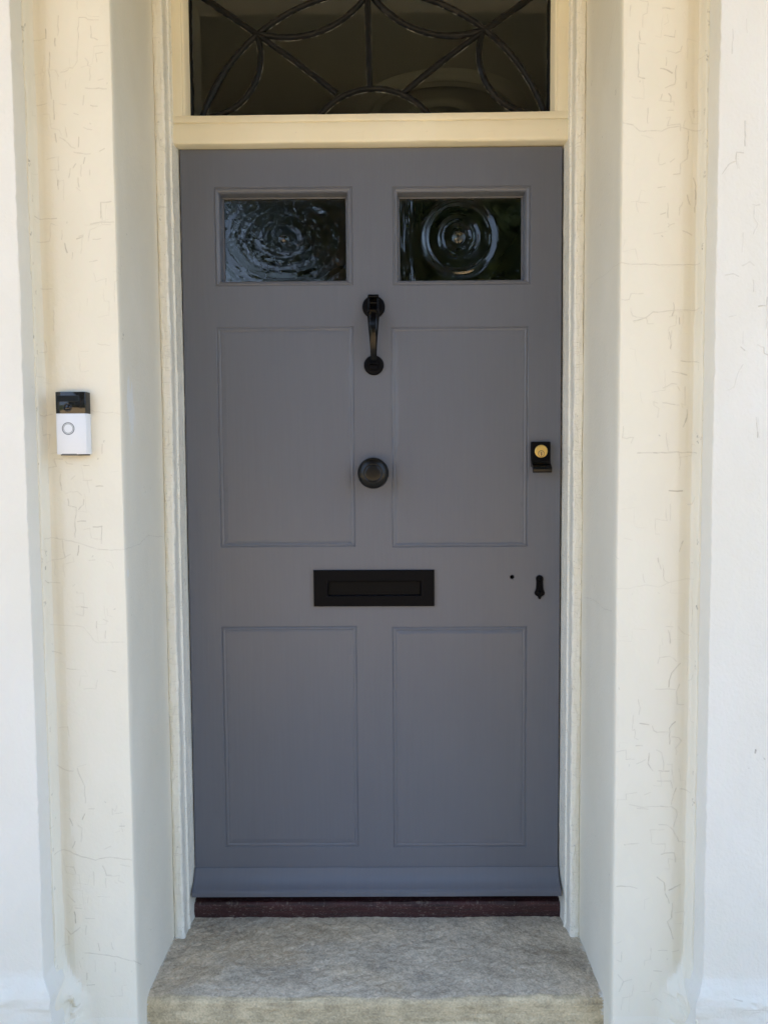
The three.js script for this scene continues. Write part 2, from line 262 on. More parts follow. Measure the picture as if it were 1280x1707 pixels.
// flat painted hood over the doorway, above the frame of the photograph
const hood = mesh('porch_hood', join([box(-1.05, -1.0, 2.72, 2.90, 0.43, 1.90), box(1.0, 1.05, 2.72, 2.90, 0.43, 1.90), box(-0.999, 0.999, 2.72, 2.90, 1.85, 1.90), box(-0.999, 0.999, 2.76, 2.899, 0.43, 1.849)]), plainCream, house);
const darkTimber = std({ color: lin(0.021, 0.022, 0.020), roughness: 0.75 });
for (let i = 0; i < 12; i++) mesh('soffit_board', box(-0.998 + i * 0.1664, -0.998 + i * 0.1664 + 0.163, 2.742, 2.758, 0.448, 1.848), darkTimber, hood);
mesh('lead_flashing', box(-1.07, 1.07, 2.902, 2.915, 0.43, 1.93), slate, hood);
for (const s of [-1, 1]) {
  const sh = new THREE.Shape(); sh.moveTo(0, 0); sh.lineTo(0.9, 0); sh.lineTo(0.9, -0.07); sh.bezierCurveTo(0.5, -0.1, 0.2, -0.18, 0.1, -0.42); sh.lineTo(0, -0.46); sh.closePath();
  const g = new THREE.ExtrudeGeometry(sh, { depth: 0.1, bevelEnabled: true, bevelSize: 0.006, bevelThickness: 0.006, bevelSegments: 2 });
  g.rotateY(-Math.PI / 2); g.translate(s * 0.92 + 0.05, 2.735, 0.446); mesh('bracket', g, plainCream, house);
}

// ---------------------------------------------------------------- the hall behind the door
const hallPaint = std({ color: lin(0.17, 0.19, 0.175), roughness: 0.8 }), hallWhite = std({ color: lin(0.46, 0.51, 0.50), roughness: 0.8 });
structure('hall_floor', box(-1.1, 1.1, -0.1, 0.02, -5.4, -0.06), std({ color: lin(0.12, 0.075, 0.05), roughness: 0.5 }));
structure('hall_ceiling', box(-1.1, 1.1, 2.9, 3.0, -5.4, -0.09), hallWhite);
structure('hall_wall_left', box(-1.1, -1.0, 0.025, 2.895, -5.4, -0.2), hallPaint);
structure('hall_wall_right', box(1.0, 1.1, 0.025, 2.895, -5.4, -0.2), hallPaint);
structure('hall_wall_rear', box(-0.995, 0.995, 0.025, 2.895, -5.4, -5.3), hallPaint);
structure('hall_wall_front', join([box(-1.1, -0.53, 0.025, 2.895, -0.19, -0.09), box(0.53, 1.1, 0.025, 2.895, -0.19, -0.09), box(-0.529, 0.529, 2.5, 2.895, -0.19, -0.09)]), hallPaint);
{ const g = lathe([[0.0001, -0.03], [0.05, -0.03], [0.06, -0.024], [0.105, -0.022], [0.12, -0.034], [0.14, -0.036], [0.155, -0.022], [0.17, -0.012], [0.28, -0.010], [0.295, -0.026], [0.315, -0.03], [0.33, -0.02], [0.345, -0.024], [0.36, -0.03], [0.375, -0.016], [0.39, -0.012], [0.41, 0.0]], 72);
  const rose = mesh('ceiling_rose', g, hallWhite); rose.position.set(0.304, 2.899, -1.88);
  rose.userData = { label: 'round moulded plaster ceiling rose seen through the fanlight', category: 'ceiling rose' };
  const p = thing('pendant_lamp', 'small black pendant lamp fitting under the ceiling rose inside', 'lamp'); p.position.set(0.304, 2.868, -1.88);
  const blk = std({ color: lin(0.012, 0.012, 0.012), roughness: 0.4 });
  mesh('canopy', lathe([[0.0001, 0], [0.055, 0], [0.052, -0.018], [0.03, -0.04], [0.008, -0.05], [0.0001, -0.05]], 32), blk, p);
  mesh('cord', new THREE.CylinderGeometry(0.004, 0.004, 0.3, 8).translate(0, -0.2, 0), blk, p);
  mesh('lamp_shade', lathe([[0.02, -0.35], [0.05, -0.37], [0.12, -0.47], [0.125, -0.48], [0.12, -0.478], [0.048, -0.375], [0.02, -0.355]], 32), blk, p); }

// ---------------------------------------------------------------- door frame and fanlight
const chips = Array.from({ length: 150 }, () => [rr(4, 150), Math.pow(rnd(), 0.8) * 2450, rr(0.8, 3.2), rr(0.15, 0.6)]);
const frameTex = plaster({ w: 160, base: [0.87, 0.825, 0.70], fine: 1100, horizontal: 0.75, strength: 0.7, spots: 700, dirt: [[30, 2190, 3, 0.7], [45, 1800, 4, 0.6], [25, 1500, 4, 0.5], [60, 1380, 4, 0.5], ...chips] });
const frameMat = std({ map: frameTex.map, bumpMap: frameTex.bumpMap, bumpScale: 0.006, roughness: 0.5 });
const railTex = plaster({ w: 256, h: 512, base: [0.80, 0.72, 0.53], fine: 14, strength: 0.3, spots: 14 });
const railMat = std({ map: railTex.map, bumpMap: railTex.bumpMap, bumpScale: 0.0008, roughness: 0.45 });
const frame = thing('door_frame', 'worn cream painted wooden door frame with a leaded fanlight above', 'door frame');
[-1, 1].forEach((side, n) => {
  const xo = XR[n] + 0.008, xi = n ? 0.4815 : 0.4785, e = n ? 0.003 : 0;
  const prof = [[xo, -0.06], [xo, 0.082], [xo - 0.0075, 0.086], [xo - 0.010, 0.090], [xo - 0.013, 0.0925]].concat(dense([[xo - 0.016, 0.0932], [xi + 0.0105, 0.0935]], 0.003),
    [[xi + 0.0075, 0.0925], [xi + 0.0055, 0.0895], [xi + 0.005, 0.085], [xi + 0.0055, 0.080], [xi + 0.0065, 0.078], [xi + 0.006, 0.062], [xi + 0.0055, 0.053], [xi + 0.003, 0.0515], [xi + 0.0015, 0.049], [xi + 0.002, 0.046], [xi + 0.0032, 0.0445], [xi + 0.0026, 0.03], [xi + 0.0012, 0.008], [xi, 0.003], [xi - 0.0005, -0.001], [xi + 0.001, -0.004], [xi + 0.001, -0.06], [xo, -0.06]]);
  let len = 0; const L = prof.map((q, i) => (len += i ? Math.hypot(q[0] - prof[i - 1][0], q[1] - prof[i - 1][1]) : 0));
  const g = upright(prof, -0.03, 2.52, 520, (x, y, z) => {
    if (z < -0.003) return [x, y, z];
    const nose = z > 0.07 ? 1 : 0.35, foot = step01(0.05, 0.0, y) * (z > 0.03 ? 1 : 0.4);
    const bow = 0.0016 * fbm(y * 2.2 + n * 40, 7 + n, 2);
    return [x + bow + nose * 0.0022 * fbm(y * 7 + n * 12, z * 30, 3) + nose * 0.0018 * fbm(y * 55 + n, x * 300, 3) - foot * (0.002 + 0.004 * fbm(y * 60, z * 60 + n, 3)), y, z + nose * 0.0016 * fbm(y * 8 + 3 + n * 5, x * 160, 4) + nose * 0.0016 * fbm(y * 80, x * 400, 3) + foot * (0.005 + 0.004 * fbm(y * 70, x * 90 + n, 3))];
  }, (x, y, z, i) => [L[i] / 0.2, y / TH], side, 0.75);
  mesh('jamb', g, frameMat, frame, n ? 'right jamb, paint crazed across' : 'left jamb, paint chipped along the bead');
});
const fuv = (g) => { const p = g.attributes.position, u = g.attributes.uv; for (let i = 0; i < p.count; i++) u.setXY(i, p.getX(i) / 0.32 + 0.5, (p.getY(i) + p.getZ(i)) / 0.64); return g; };
{ // transom rail: front slightly bowed, soft lower arris
  const pr = [[-0.05, 1.9785], [0.022, 1.9785], [0.027, 1.9795], [0.0295, 1.982], [0.030, 1.986], [0.030, 2.010], [0.030, 2.0255], [0.0292, 2.0272], [0.0265, 2.0280], [0.0252, 2.0292], [0.0262, 2.0303], [0.0282, 2.0310], [0.0282, 2.045], [0.026, 2.048], [0.012, 2.0505], [-0.004, 2.052], [-0.05, 2.052]];
  const g = grid(80, pr.length - 1, (s, t, i, j) => { const [z, y] = pr[j], x = -0.4835 + 0.97 * s, f = z > -0.02 ? 1 : 0; return [x, y + f * 0.0016 * fbm(x * 6, j * 0.1, 3) + f * 0.003 * (x), z + f * 0.0012 * fbm(x * 9, j * 0.1 + 5, 3)]; }, 0.7);
  mesh('transom_rail', fuv(g), railMat, frame, 'smooth warm cream transom rail over the door');
  mesh('head', box(-0.52, 0.52, 2.462, 2.52, -0.05, 0.07, 0.003), railMat, frame);
}
const threshold = { };
{ // dark red hardwood sill under the door
  const g = grid(240, 14, (s, t, i, j) => {
    const pr = [[-0.05, 0.042], [-0.03, 0.042], [-0.01, 0.0415], [0.0, 0.041], [0.004, 0.0395], [0.0062, 0.037], [0.0072, 0.033], [0.0074, 0.026], [0.0074, 0.02], [0.0072, 0.014], [0.007, 0.008], [0.0068, 0.003], [0.0066, -0.002], [0.006, -0.01], [-0.05, -0.01]][j];
    const x = -0.484 + 0.97 * s, f = j > 1 && j < 14 ? 1 : 0;
    return [x, pr[1] + f * 0.0016 * fbm(x * 30, j * 0.2, 4), pr[0] + f * 0.0016 * fbm(x * 22, j * 0.35 + 4, 4), x / 0.5, (pr[1] + pr[0]) / 0.1];
  }, 0.6);
  const w = 512, h = 128, c = new Uint8Array(w * h * 4);
  for (let y = 0; y < h; y++) for (let x = 0; x < w; x++) {
    const k = (y * w + x) * 4, a = fbm(x / 60, y / 3, 4), b = step01(0.33, 0.5, fbm(x / 9 + 70, y / 5, 4)), d = step01(0.45, 0.6, n2(x / 2.2, y / 2));
    c[k] = toS(0.040 * (1 + 0.9 * a) + 0.13 * b * 0.6 + 0.12 * d * 0.3); c[k + 1] = toS(0.011 * (1 + 0.6 * a) + 0.12 * b * 0.6 + 0.12 * d * 0.3); c[k + 2] = toS(0.011 * (1 + 0.6 * a) + 0.10 * b * 0.6 + 0.11 * d * 0.3); c[k + 3] = 255;
  }
  mesh('threshold', g, std({ map: texture(w, h, c, true), roughness: 0.55 }), frame, 'dark red wooden threshold strip, dusty along its top');
}
// fanlight: painted sash, panes and black leaded bars
const fan = new THREE.Group(); fan.name = 'fanlight'; frame.add(fan);
for (const s of [-1, 1]) {
  const pr = [[0.484, 0.0], [0.484, 0.0255], [0.478, 0.0265], [0.462, 0.0265], [0.459, 0.0255], [0.4575, 0.022], [0.4565, 0.0225], [0.454, 0.0215], [0.451, 0.016], [0.4495, 0.010], [0.4485, 0.009], [0.447, 0.004], [0.446, -0.008], [0.446, -0.03], [0.484, -0.03]];
  mesh('sash_stile', fuv(upright(pr, 2.040, 2.47, 60, (x, y, z) => [x + 0.0012 * fbm(y * 14 + s, z * 30, 3), y, z + 0.0008 * fbm(y * 20, x * 40 + s, 3)], () => [0, 0], s, 0.7)), railMat, fan);
}
const FG = -0.010; // plane of the fanlight glass
mesh('pane', grid(60, 30, (s, t) => { const x = -0.447 + 0.894 * s, y = 2.045 + 0.425 * t; return [x, y, FG - 0.004 + 0.0006 * fbm(x * 7, y * 7, 3)]; }, 0), new THREE.MeshPhysicalMaterial({ color: lin(0.93, 0.95, 0.92), transmission: 1, thickness: 0, roughness: 0.02, ior: 1.5 }), fan, 'old dark glass of the fanlight');
const leadMat = new THREE.MeshPhysicalMaterial({ color: lin(0.004, 0.004, 0.0038), roughness: 0.42, specularIntensity: 0.4 }), putty = std({ color: lin(0.34, 0.33, 0.29), roughness: 0.7 });
function lead(pts, w = 0.0074) { // a glazing bar: shallow rounded strip, wider at its foot, standing proud of the glass
  const curve = new THREE.CatmullRomCurve3(pts.map(([x, y]) => new THREE.Vector3(x, y, 0)), false, 'catmullrom', 0.5), n = Math.max(8, Math.round(curve.getLength() / 0.008)), key = pts[0][0] * 37;
  const pr = [[-1, -0.003], [-0.95, 0.0012], [-0.55, 0.0045], [-0.2, 0.0062], [0.2, 0.0062], [0.55, 0.0045], [0.95, 0.0012], [1, -0.003]];
  const g = grid(pr.length - 1, n, (s, t, i) => {
    const p = curve.getPointAt(t), d = curve.getTangentAt(t), k = w * (1 + 0.22 * fbm(t * 9 + key, 2, 3)), j = 0.0007 * fbm(t * 30 + key, i, 2);
    return [p.x - d.y * pr[i][0] * k + j, p.y + d.x * pr[i][0] * k + j, FG + pr[i][1]];
  }, 0.8, true);
  const bar = mesh('glazing_bar', g, leadMat, fan);
  const bits = []; // crumbs of old paint left along the edge of the bar
  for (let i = 0; i < n * 2; i++) {
    if (rnd() < 0.5) continue;
    const t0 = rnd(), p = curve.getPointAt(t0), d = curve.getTangentAt(t0), sd = rnd() < 0.72 ? (d.x > 0 ? -1 : 1) : (d.x > 0 ? 1 : -1), a = Math.atan2(d.y, d.x);
    const b = new THREE.BoxGeometry(rr(0.002, 0.013), rr(0.0004, 0.0011), 0.0008); b.rotateZ(a); b.translate(p.x - d.y * sd * w * 1.04, p.y + d.x * sd * w * 1.04, FG - 0.0022); bits.push(b);
  }
  if (bits.length) mesh('paint_crumbs', join(bits), putty, bar).userData.kind = 'stuff';
}
const arc = (cx, cy, r, a0, a1, n = 14, sy = 1) => Array.from({ length: n + 1 }, (_, i) => { const a = (a0 + (a1 - a0) * i / n) * Math.PI / 180; return [cx + r * Math.cos(a), cy + sy * r * Math.sin(a)]; });
lead(arc(0.008, 1.905, 0.454, 160, 20, 30));               // the great ring
lead(arc(0.010, 1.949, 0.176, 143, 37, 16));               // small ring at the foot
for (const s of [-1, 1]) {
  const m = (pts) => pts.map(([x, y]) => [s * x, y]);
  lead(m(arc(0.420, 2.207, 0.149, 160, 262, 14)));         // petals beside the corner
  lead(m(arc(0.204, 2.496, 0.246, 287, 197, 14)));         // petals towards the top
  lead(m([[0.46, 2.385], [0.395, 2.337], [0.281, 2.260], [0.178, 2.187], [0.082, 2.113]]));
  lead(m([[0.444, 2.05], [0.4445, 2.2], [0.444, 2.47]]), 0.005);
}
lead([[0.0, 2.125], [-0.003, 2.25], [-0.006, 2.47]], 0.0075);

// ---------------------------------------------------------------- the front door
const door = thing('front_door', 'slate grey painted panelled front door with two small glass panes', 'door');
const doorTex = (() => {
  const w = 512, h = 1024, c = new Uint8Array(w * h * 4), b = new Uint8Array(w * h * 4), dk = new Float32Array(w * h);
  for (let k = 0; k < 40; k++) { const x = rnd() * w, y = rnd() * h; stroke(dk, w, h, x, y, x + rr(-1, 1), y + rr(-4, 4), rr(0.2, 0.5), rr(0.1, 0.4)); }
  for (let y = 0; y < h; y++) for (let x = 0; x < w; x++) {
    const k = (y * w + x) * 4, m = fbm(x / 120, y / 160, 4), g = fbm(x / 2.2, y / 60, 3), q = 0.3 * dk[y * w + x];
    const f = 1 + 0.07 * m + 0.03 * g;
    c[k] = toS(0.119 * f * (1 - q)); c[k + 1] = toS(0.125 * f * (1 - q)); c[k + 2] = toS(0.147 * (f - 0.02 * m) * (1 - q)); c[k + 3] = 255;
    b[k] = b[k + 1] = b[k + 2] = 255 * clamp(0.5 + 0.34 * m + 0.11 * g + 0.06 * fbm(x / 9, y / 30, 3) + 0.15 * q); b[k + 3] = 255;
  }
  return { map: texture(w, h, c, true), bumpMap: texture(w, h, b, false) };
})();
const doorMat = std({ map: doorTex.map, bumpMap: doorTex.bumpMap, bumpScale: 0.0013, roughness: 0.38 });
const duv = (g) => { const p = g.attributes.position, u = g.attributes.uv; for (let i = 0; i < p.count; i++) u.setXY(i, p.getX(i) + 0.5, (p.getY(i) + p.getZ(i)) / 2); return g; };
const PANELS = [[-0.393, -0.046, 0.980, 1.539], [0.048, 0.395, 0.977, 1.536], [-0.395, -0.045, 0.187, 0.774], [0.0465, 0.394, 0.185, 0.771]];
const LIGHTS = [[-0.3785, -0.060, 1.6535, 1.871], [0.068, 0.3855, 1.652, 1.869]];
const rectPath = (x0, x1, y0, y1) => new THREE.Path([[x0, y0], [x0, y1], [x1, y1], [x1, y0]].map(([a, b]) => new THREE.Vector2(a, b)));
{
  const sh = new THREE.Shape([[-0.4755, 0.076], [0.4775, 0.076], [0.4765, 1.9755], [-0.4745, 1.9765]].map(([a, b]) => new THREE.Vector2(a, b)));
  for (const q of PANELS) sh.holes.push(rectPath(...q));
  for (const [a, b, c, d] of LIGHTS) sh.holes.push(rectPath(a - 0.0145, b + 0.0145, c - 0.0135, d + 0.0135));
  sh.holes.push(rectPath(-0.118, 0.121, 0.853, 0.891));
  const hole = new THREE.Path(); hole.absarc(0.355, 0.899, 0.0052, 0, Math.PI * 2, true); sh.holes.push(hole);
  const g = new THREE.ExtrudeGeometry(sh, { depth: 0.046, bevelEnabled: false, curveSegments: 24 }); g.translate(0, 0, -0.046);
  mesh('stiles_and_rails', duv(flat(g)), doorMat, door);
  mesh('screw_hole', facing(lathe([[0.0001, -0.022], [0.0052, -0.022], [0.0056, -0.002], [0.0064, 0.0004], [0.0052, -0.0008], [0.0048, -0.02]].map(([r, y]) => [r, y]), 20)).translate(0.355, 0.899, 0), std({ color: lin(0.008, 0.008, 0.008), roughness: 0.8 }), door, 'small empty dark screw hole');
}
const bead = [[0, 0], [0.0006, -0.0012], [0.0018, -0.0019], [0.0028, -0.0014], [0.0040, -0.0006], [0.0058, -0.0001], [0.0076, -0.0004], [0.0090, -0.0011], [0.0098, -0.0019], [0.0108, -0.0021], [0.0118, -0.0014], [0.0134, -0.0009], [0.022, -0.0008]];
PANELS.forEach(([x0, x1, y0, y1], k) => {
  const d = 0.022, p = mesh('panel', duv(grid(10, 14, (s, t) => { const x = x0 + d + (x1 - x0 - 2 * d) * s, y = y0 + d + (y1 - y0 - 2 * d) * t, e = Math.min(1, 16 * s * (1 - s) * t * (1 - t) * 4); return [x, y, -0.0008 + e * 0.0009 * fbm(x * 6 + k, y * 5, 2)]; }, 0)), doorMat, door);
  mesh('bead', duv(moulding(x0, x1, y0, y1, bead, 0.0016, 70, k)), doorMat, p);
  mesh('panel_back', box(x0 - 0.006, x1 + 0.006, y0 - 0.006, y1 + 0.006, -0.034, -0.014), doorMat, p);
});
// small lights: stepped moulding, then a bullseye pane in each
const ovolo = [[0, 0], [0.0008, -0.0016], [0.002, -0.0022], [0.0032, -0.0012], [0.0042, -0.0002], [0.0056, 0.0004], [0.0066, -0.0002], [0.0074, -0.0016], [0.0086, -0.0020], [0.0104, -0.0024], [0.0122, -0.0040], [0.0134, -0.0066], [0.0142, -0.0100], [0.0145, -0.0300], [0.0150, -0.0345], [0.0190, -0.0350]];
const lightMat = std({ color: lin(0.105, 0.108, 0.125), roughness: 0.45 });
LIGHTS.forEach(([x0, x1, y0, y1], k) => {
  const g = moulding(x0 - 0.0145, x1 + 0.0145, y0 - 0.0135, y1 + 0.0135, ovolo, 0.0007, 50, k + 9);
  const w = mesh('glazed_panel', duv(g), doorMat, door, k ? 'moulded opening of the right pane' : 'moulded opening of the left pane');
  mesh('rear_bead', duv(moulding(x0 - 0.012, x1 + 0.012, y0 - 0.012, y1 + 0.012, [[0, -0.046], [0, -0.052], [0.012, -0.050], [0.016, -0.0415]], 0, 4, 3)), doorMat, w);
  const cx = k ? 0.2215 : -0.223, cy = k ? 1.767 : 1.7665, nx = 190, ny = 130;
  const front = (x, y) => {
    const dx = x - cx, dy = y - cy, a = Math.atan2(dy, dx);
    if (k) { // spun bullseye: a boss, rings round it, a raised disc with a ragged rim, seedy streaks at the left
      const r = Math.hypot(dx, dy * 0.97) * (1 + 0.035 * fbm(Math.cos(a) * 1.6 + 4, Math.sin(a) * 1.6, 2)), dis = step01(0.105, 0.088, r);
      const ring = (r0, w, amp, ph) => amp * (0.55 + 0.9 * Math.max(-0.5, fbm(Math.cos(a + ph) * 1.3, Math.sin(a + ph) * 1.3 + r0 * 90, 2))) * Math.exp(-(((r - r0) / w) ** 2));
      let h = 0.0060 * Math.exp(-((r / 0.0095) ** 2)) + dis * (ring(0.026, 0.0060, 0.0015, 0) + ring(0.045, 0.0065, 0.0022, 2) + ring(0.066, 0.006, 0.0006, 1) + 0.0016 * Math.exp(-((r / 0.04) ** 2)) + 0.0008);
      h += ring(0.084, 0.0055, 0.0030, 3);
      const streak = step01(-0.085, -0.125, dx); h += streak * (0.0011 * fbm(x * 150, y * 16, 3) + 0.0005 * fbm(x * 50, y * 50, 2));
      h += 0.00014 * fbm(x * 60, y * 60, 2) + 0.0005 * fbm(x * 11, y * 11, 2) + (r < 0.014 ? 0.0011 * fbm(x * 400, y * 400, 2) : 0);
      return h;
    }
    const r = Math.hypot(dx * 0.72, dy) * (1 + 0.06 * fbm(Math.cos(a) * 1.4, Math.sin(a) * 1.4, 2));
    return 0.0024 * Math.exp(-((r / 0.006) ** 2)) + 0.0009 * Math.exp(-(((r - 0.045) / 0.012) ** 2)) * Math.max(0, Math.sin(a * 1.5 + 0.8)) + 0.00025 * Math.cos(r * 6.2832 / 0.034) * step01(0.01, 0.03, r) + 0.0006 * fbm(r * 38 + 3, a * 0.8, 2) + 0.0007 * fbm(x * 14, y * 20, 2) + 0.00011 * fbm(x * 100, y * 100, 2) + 0.0006 * step01(0.40, 0.5, fbm(x * 120 + 9, y * 120, 2)) * 0.5;
  };
  const X0 = x0 - 0.004, X1 = x1 + 0.004, Y0 = y0 - 0.004, Y1 = y1 + 0.004;
  const gf = grid(nx, ny, (s, t) => { const x = X0 + (X1 - X0) * s, y = Y0 + (Y1 - Y0) * t; return [x, y, -0.0355 + front(x, y)]; }, 0);
  const gb = grid(2, 2, (s, t) => [X0 + (X1 - X0) * s, Y0 + (Y1 - Y0) * t, -0.0395], 0, true);
  const rim = [[0, 0, 1, 0], [1, 0, 1, 1], [1, 1, 0, 1], [0, 1, 0, 0]].map(([a, b, c, d], e) => grid(e % 2 ? ny : nx, 1, (s, t) => { const x = X0 + (X1 - X0) * (a + (c - a) * s), y = Y0 + (Y1 - Y0) * (b + (d - b) * s); return [x, y, t ? -0.0355 + front(x, y) : -0.0395]; }, 0));
  mesh('pane', mergeVertices(mergeGeometries([gf, gb, ...rim]), 1e-6), new THREE.MeshPhysicalMaterial({ color: lin(0.97, 0.98, 0.96), transmission: 1, thickness: 0.004, roughness: 0.015, ior: 1.52, attenuationColor: lin(0.72, 0.78, 0.66), attenuationDistance: 0.02 }), w, k ? 'bullseye glass pane with clear rings round a central boss' : 'rippled hand-made glass pane with a small central knot');
});
{ // weatherboard: hollow-curved board along the foot of the door with a thin drip edge
  const pr = [[0.0005, 0.1335], [0.003, 0.1322], [0.0045, 0.1295], [0.0065, 0.1215], [0.0100, 0.1120], [0.0155, 0.1035], [0.0230, 0.0965], [0.0310, 0.0918], [0.0360, 0.0898], [0.0380, 0.0880], [0.0376, 0.0862], [0.0388, 0.0850], [0.0396, 0.0815], [0.0394, 0.0745], [0.0370, 0.0728], [-0.02, 0.0740], [-0.02, 0.09]];
  const g = grid(160, pr.length - 1, (s, t, i, j) => { const x = -0.4765 + 0.9545 * s; const f = j < 14 ? 1 : 0; return [x, pr[j][1] + f * 0.0009 * fbm(x * 9, j * 0.1, 3), pr[j][0] + f * 0.0008 * fbm(x * 12, j * 0.2 + 3, 3)]; }, 0.5, true);
  const cap = (x, fl) => { const sh = new THREE.Shape(pr.map(([z, y]) => new THREE.Vector2(z, y))); const c = new THREE.ShapeGeometry(sh); c.rotateY(-Math.PI / 2); c.translate(x, 0, 0); return c; };
  mesh('weatherboard', duv(join([g, cap(-0.4765), cap(0.478)])), doorMat, door, 'curved weatherboard along the foot of the door');
}
const phys = (o) => new THREE.MeshPhysicalMaterial(o);
const black = phys({ color: lin(0.003, 0.003, 0.004), roughness: 0.45, specularIntensity: 0.14 });
const blackGloss = phys({ color: lin(0.002, 0.002, 0.0025), roughness: 0.2, specularIntensity: 0.4 });
{ // door knocker
  const k = new THREE.Group(); k.name = 'knocker'; k.userData.label = 'black iron door knocker with a tapering handle between two round plates'; door.add(k);
  const disc = (r, t) => facing(lathe([[0.0001, t + 0.0005], [r * 0.76, t + 0.0003], [r * 0.80, t - 0.0006], [r * 0.84, t - 0.0004], [r * 0.92, t - 0.0008], [r * 0.98, t - 0.003], [r, 0.002], [r, 0], [0.0001, 0]], 48));
  mesh('back_plate', disc(0.0285, 0.0095).translate(0.005, 1.5855, 0.0002), black, k);
  mesh('strike_plate', disc(0.0250, 0.0085).translate(0.0045, 1.4405, 0.0002), black, k);
  mesh('hinge', join([box(-0.0085, 0.0185, 1.6025, 1.610, 0.006, 0.036, 0.0025), box(-0.0085, -0.0040, 1.566, 1.6025, 0.007, 0.030, 0.0015), box(0.0140, 0.0185, 1.566, 1.6025, 0.007, 0.030, 0.0015),
    new THREE.CylinderGeometry(0.0036, 0.0036, 0.021, 16).rotateZ(Math.PI / 2).translate(0.005, 1.592, 0.022), new RoundedBoxGeometry(0.011, 0.006, 0.008, 2, 0.0015).translate(0.005, 1.5815, 0.0135)]), blackGloss, k);
  mesh('handle', skin([[1.5775, 0.0235, 0.0132, 0.004], [1.574, 0.0285, 0.0145, 0.0060], [1.567, 0.0345, 0.0152, 0.0075], [1.557, 0.0400, 0.0150, 0.0085], [1.545, 0.0430, 0.0141, 0.0085], [1.530, 0.0440, 0.0128, 0.0082], [1.512, 0.0425, 0.0111, 0.0076], [1.495, 0.0395, 0.0097, 0.0070], [1.480, 0.0360, 0.0087, 0.0064], [1.467, 0.0325, 0.0080, 0.0060], [1.458, 0.0290, 0.0076, 0.0056], [1.4515, 0.0255, 0.0072, 0.0050]], 28, 0.0048, 0.8), blackGloss, k);
  mesh('striker', join([box(-0.0065, 0.0150, 1.4405, 1.4460, 0.0080, 0.0245, 0.002), box(-0.0055, 0.0140, 1.4290, 1.4408, 0.0080, 0.0150, 0.002)]), black, k);
}
{ // centre knob
  const k = new THREE.Group(); k.name = 'door_knob'; k.userData.label = 'round black centre knob with turned rings'; door.add(k);
  mesh('rose', facing(lathe([[0.0001, 0.006], [0.024, 0.006], [0.029, 0.004], [0.031, 0.001], [0.031, 0], [0.0001, 0]], 48)).translate(0.0015, 1.1685, 0), black, k);
  mesh('knob', facing(lathe([[0.0001, 0.0620], [0.006, 0.0621], [0.0165, 0.0617], [0.0195, 0.0612], [0.0203, 0.0602], [0.0213, 0.0604], [0.0225, 0.0618], [0.0240, 0.0616], [0.0300, 0.0596], [0.0345, 0.0562], [0.0370, 0.0528], [0.0380, 0.0500], [0.0386, 0.0478], [0.0392, 0.0450], [0.0388, 0.0410], [0.0365, 0.0355], [0.030, 0.0300], [0.021, 0.0260], [0.0150, 0.0215], [0.0135, 0.0150], [0.0150, 0.0080], [0.018, 0.005], [0.0001, 0.005]], 72)).translate(0.0015, 1.1685, 0), phys({ color: lin(0.004, 0.004, 0.004), roughness: 0.3, specularIntensity: 0.6 }), k);
}
{ // letter plate: bevelled surround with a recessed sprung flap
  const k = new THREE.Group(); k.name = 'letter_plate'; k.userData.label = 'wide black letter plate with a recessed flap'; door.add(k);
  const sh = new THREE.Shape([[-0.1525, 0.8285], [0.1535, 0.8275], [0.1535, 0.9175], [-0.1525, 0.9185]].map(([a, b]) => new THREE.Vector2(a, b)));
  const rp = (x0, x1, y0, y1, r) => { const h = new THREE.Path(); h.moveTo(x0 + r, y0); h.lineTo(x1 - r, y0); h.quadraticCurveTo(x1, y0, x1, y0 + r); h.lineTo(x1, y1 - r); h.quadraticCurveTo(x1, y1, x1 - r, y1); h.lineTo(x0 + r, y1); h.quadraticCurveTo(x0, y1, x0, y1 - r); h.lineTo(x0, y0 + r); h.quadraticCurveTo(x0, y0, x0 + r, y0); return h; };
  sh.holes.push(rp(-0.1195, 0.1225, 0.8520, 0.8925, 0.003));
  const g = new THREE.ExtrudeGeometry(sh, { depth: 0.0045, bevelEnabled: true, bevelThickness: 0.0020, bevelSize: 0.0018, bevelSegments: 3, curveSegments: 6 }); g.translate(0, 0, 0.0016);
  mesh('surround', g, black, k);
  mesh('flap', box(-0.1172, 0.1202, 0.8542, 0.8904, -0.0100, -0.0016, 0.0016), phys({ color: lin(0.0045, 0.0045, 0.005), roughness: 0.4, specularIntensity: 0.13 }), k);
  mesh('slot_lining', join([box(-0.123, -0.1185, 0.849, 0.895, -0.046, 0.0012), box(0.1215, 0.126, 0.849, 0.895, -0.046, 0.0012), box(-0.1184, 0.1214, 0.892, 0.8945, -0.046, 0.0012), box(-0.1184, 0.1214, 0.8495, 0.8525, -0.046, 0.0012), box(-0.1184, 0.1214, 0.8526, 0.8919, -0.046, -0.036)]), black, k);
}
const brass = std({ color: lin(0.80, 0.56, 0.18), roughness: 0.30, metalness: 1 });
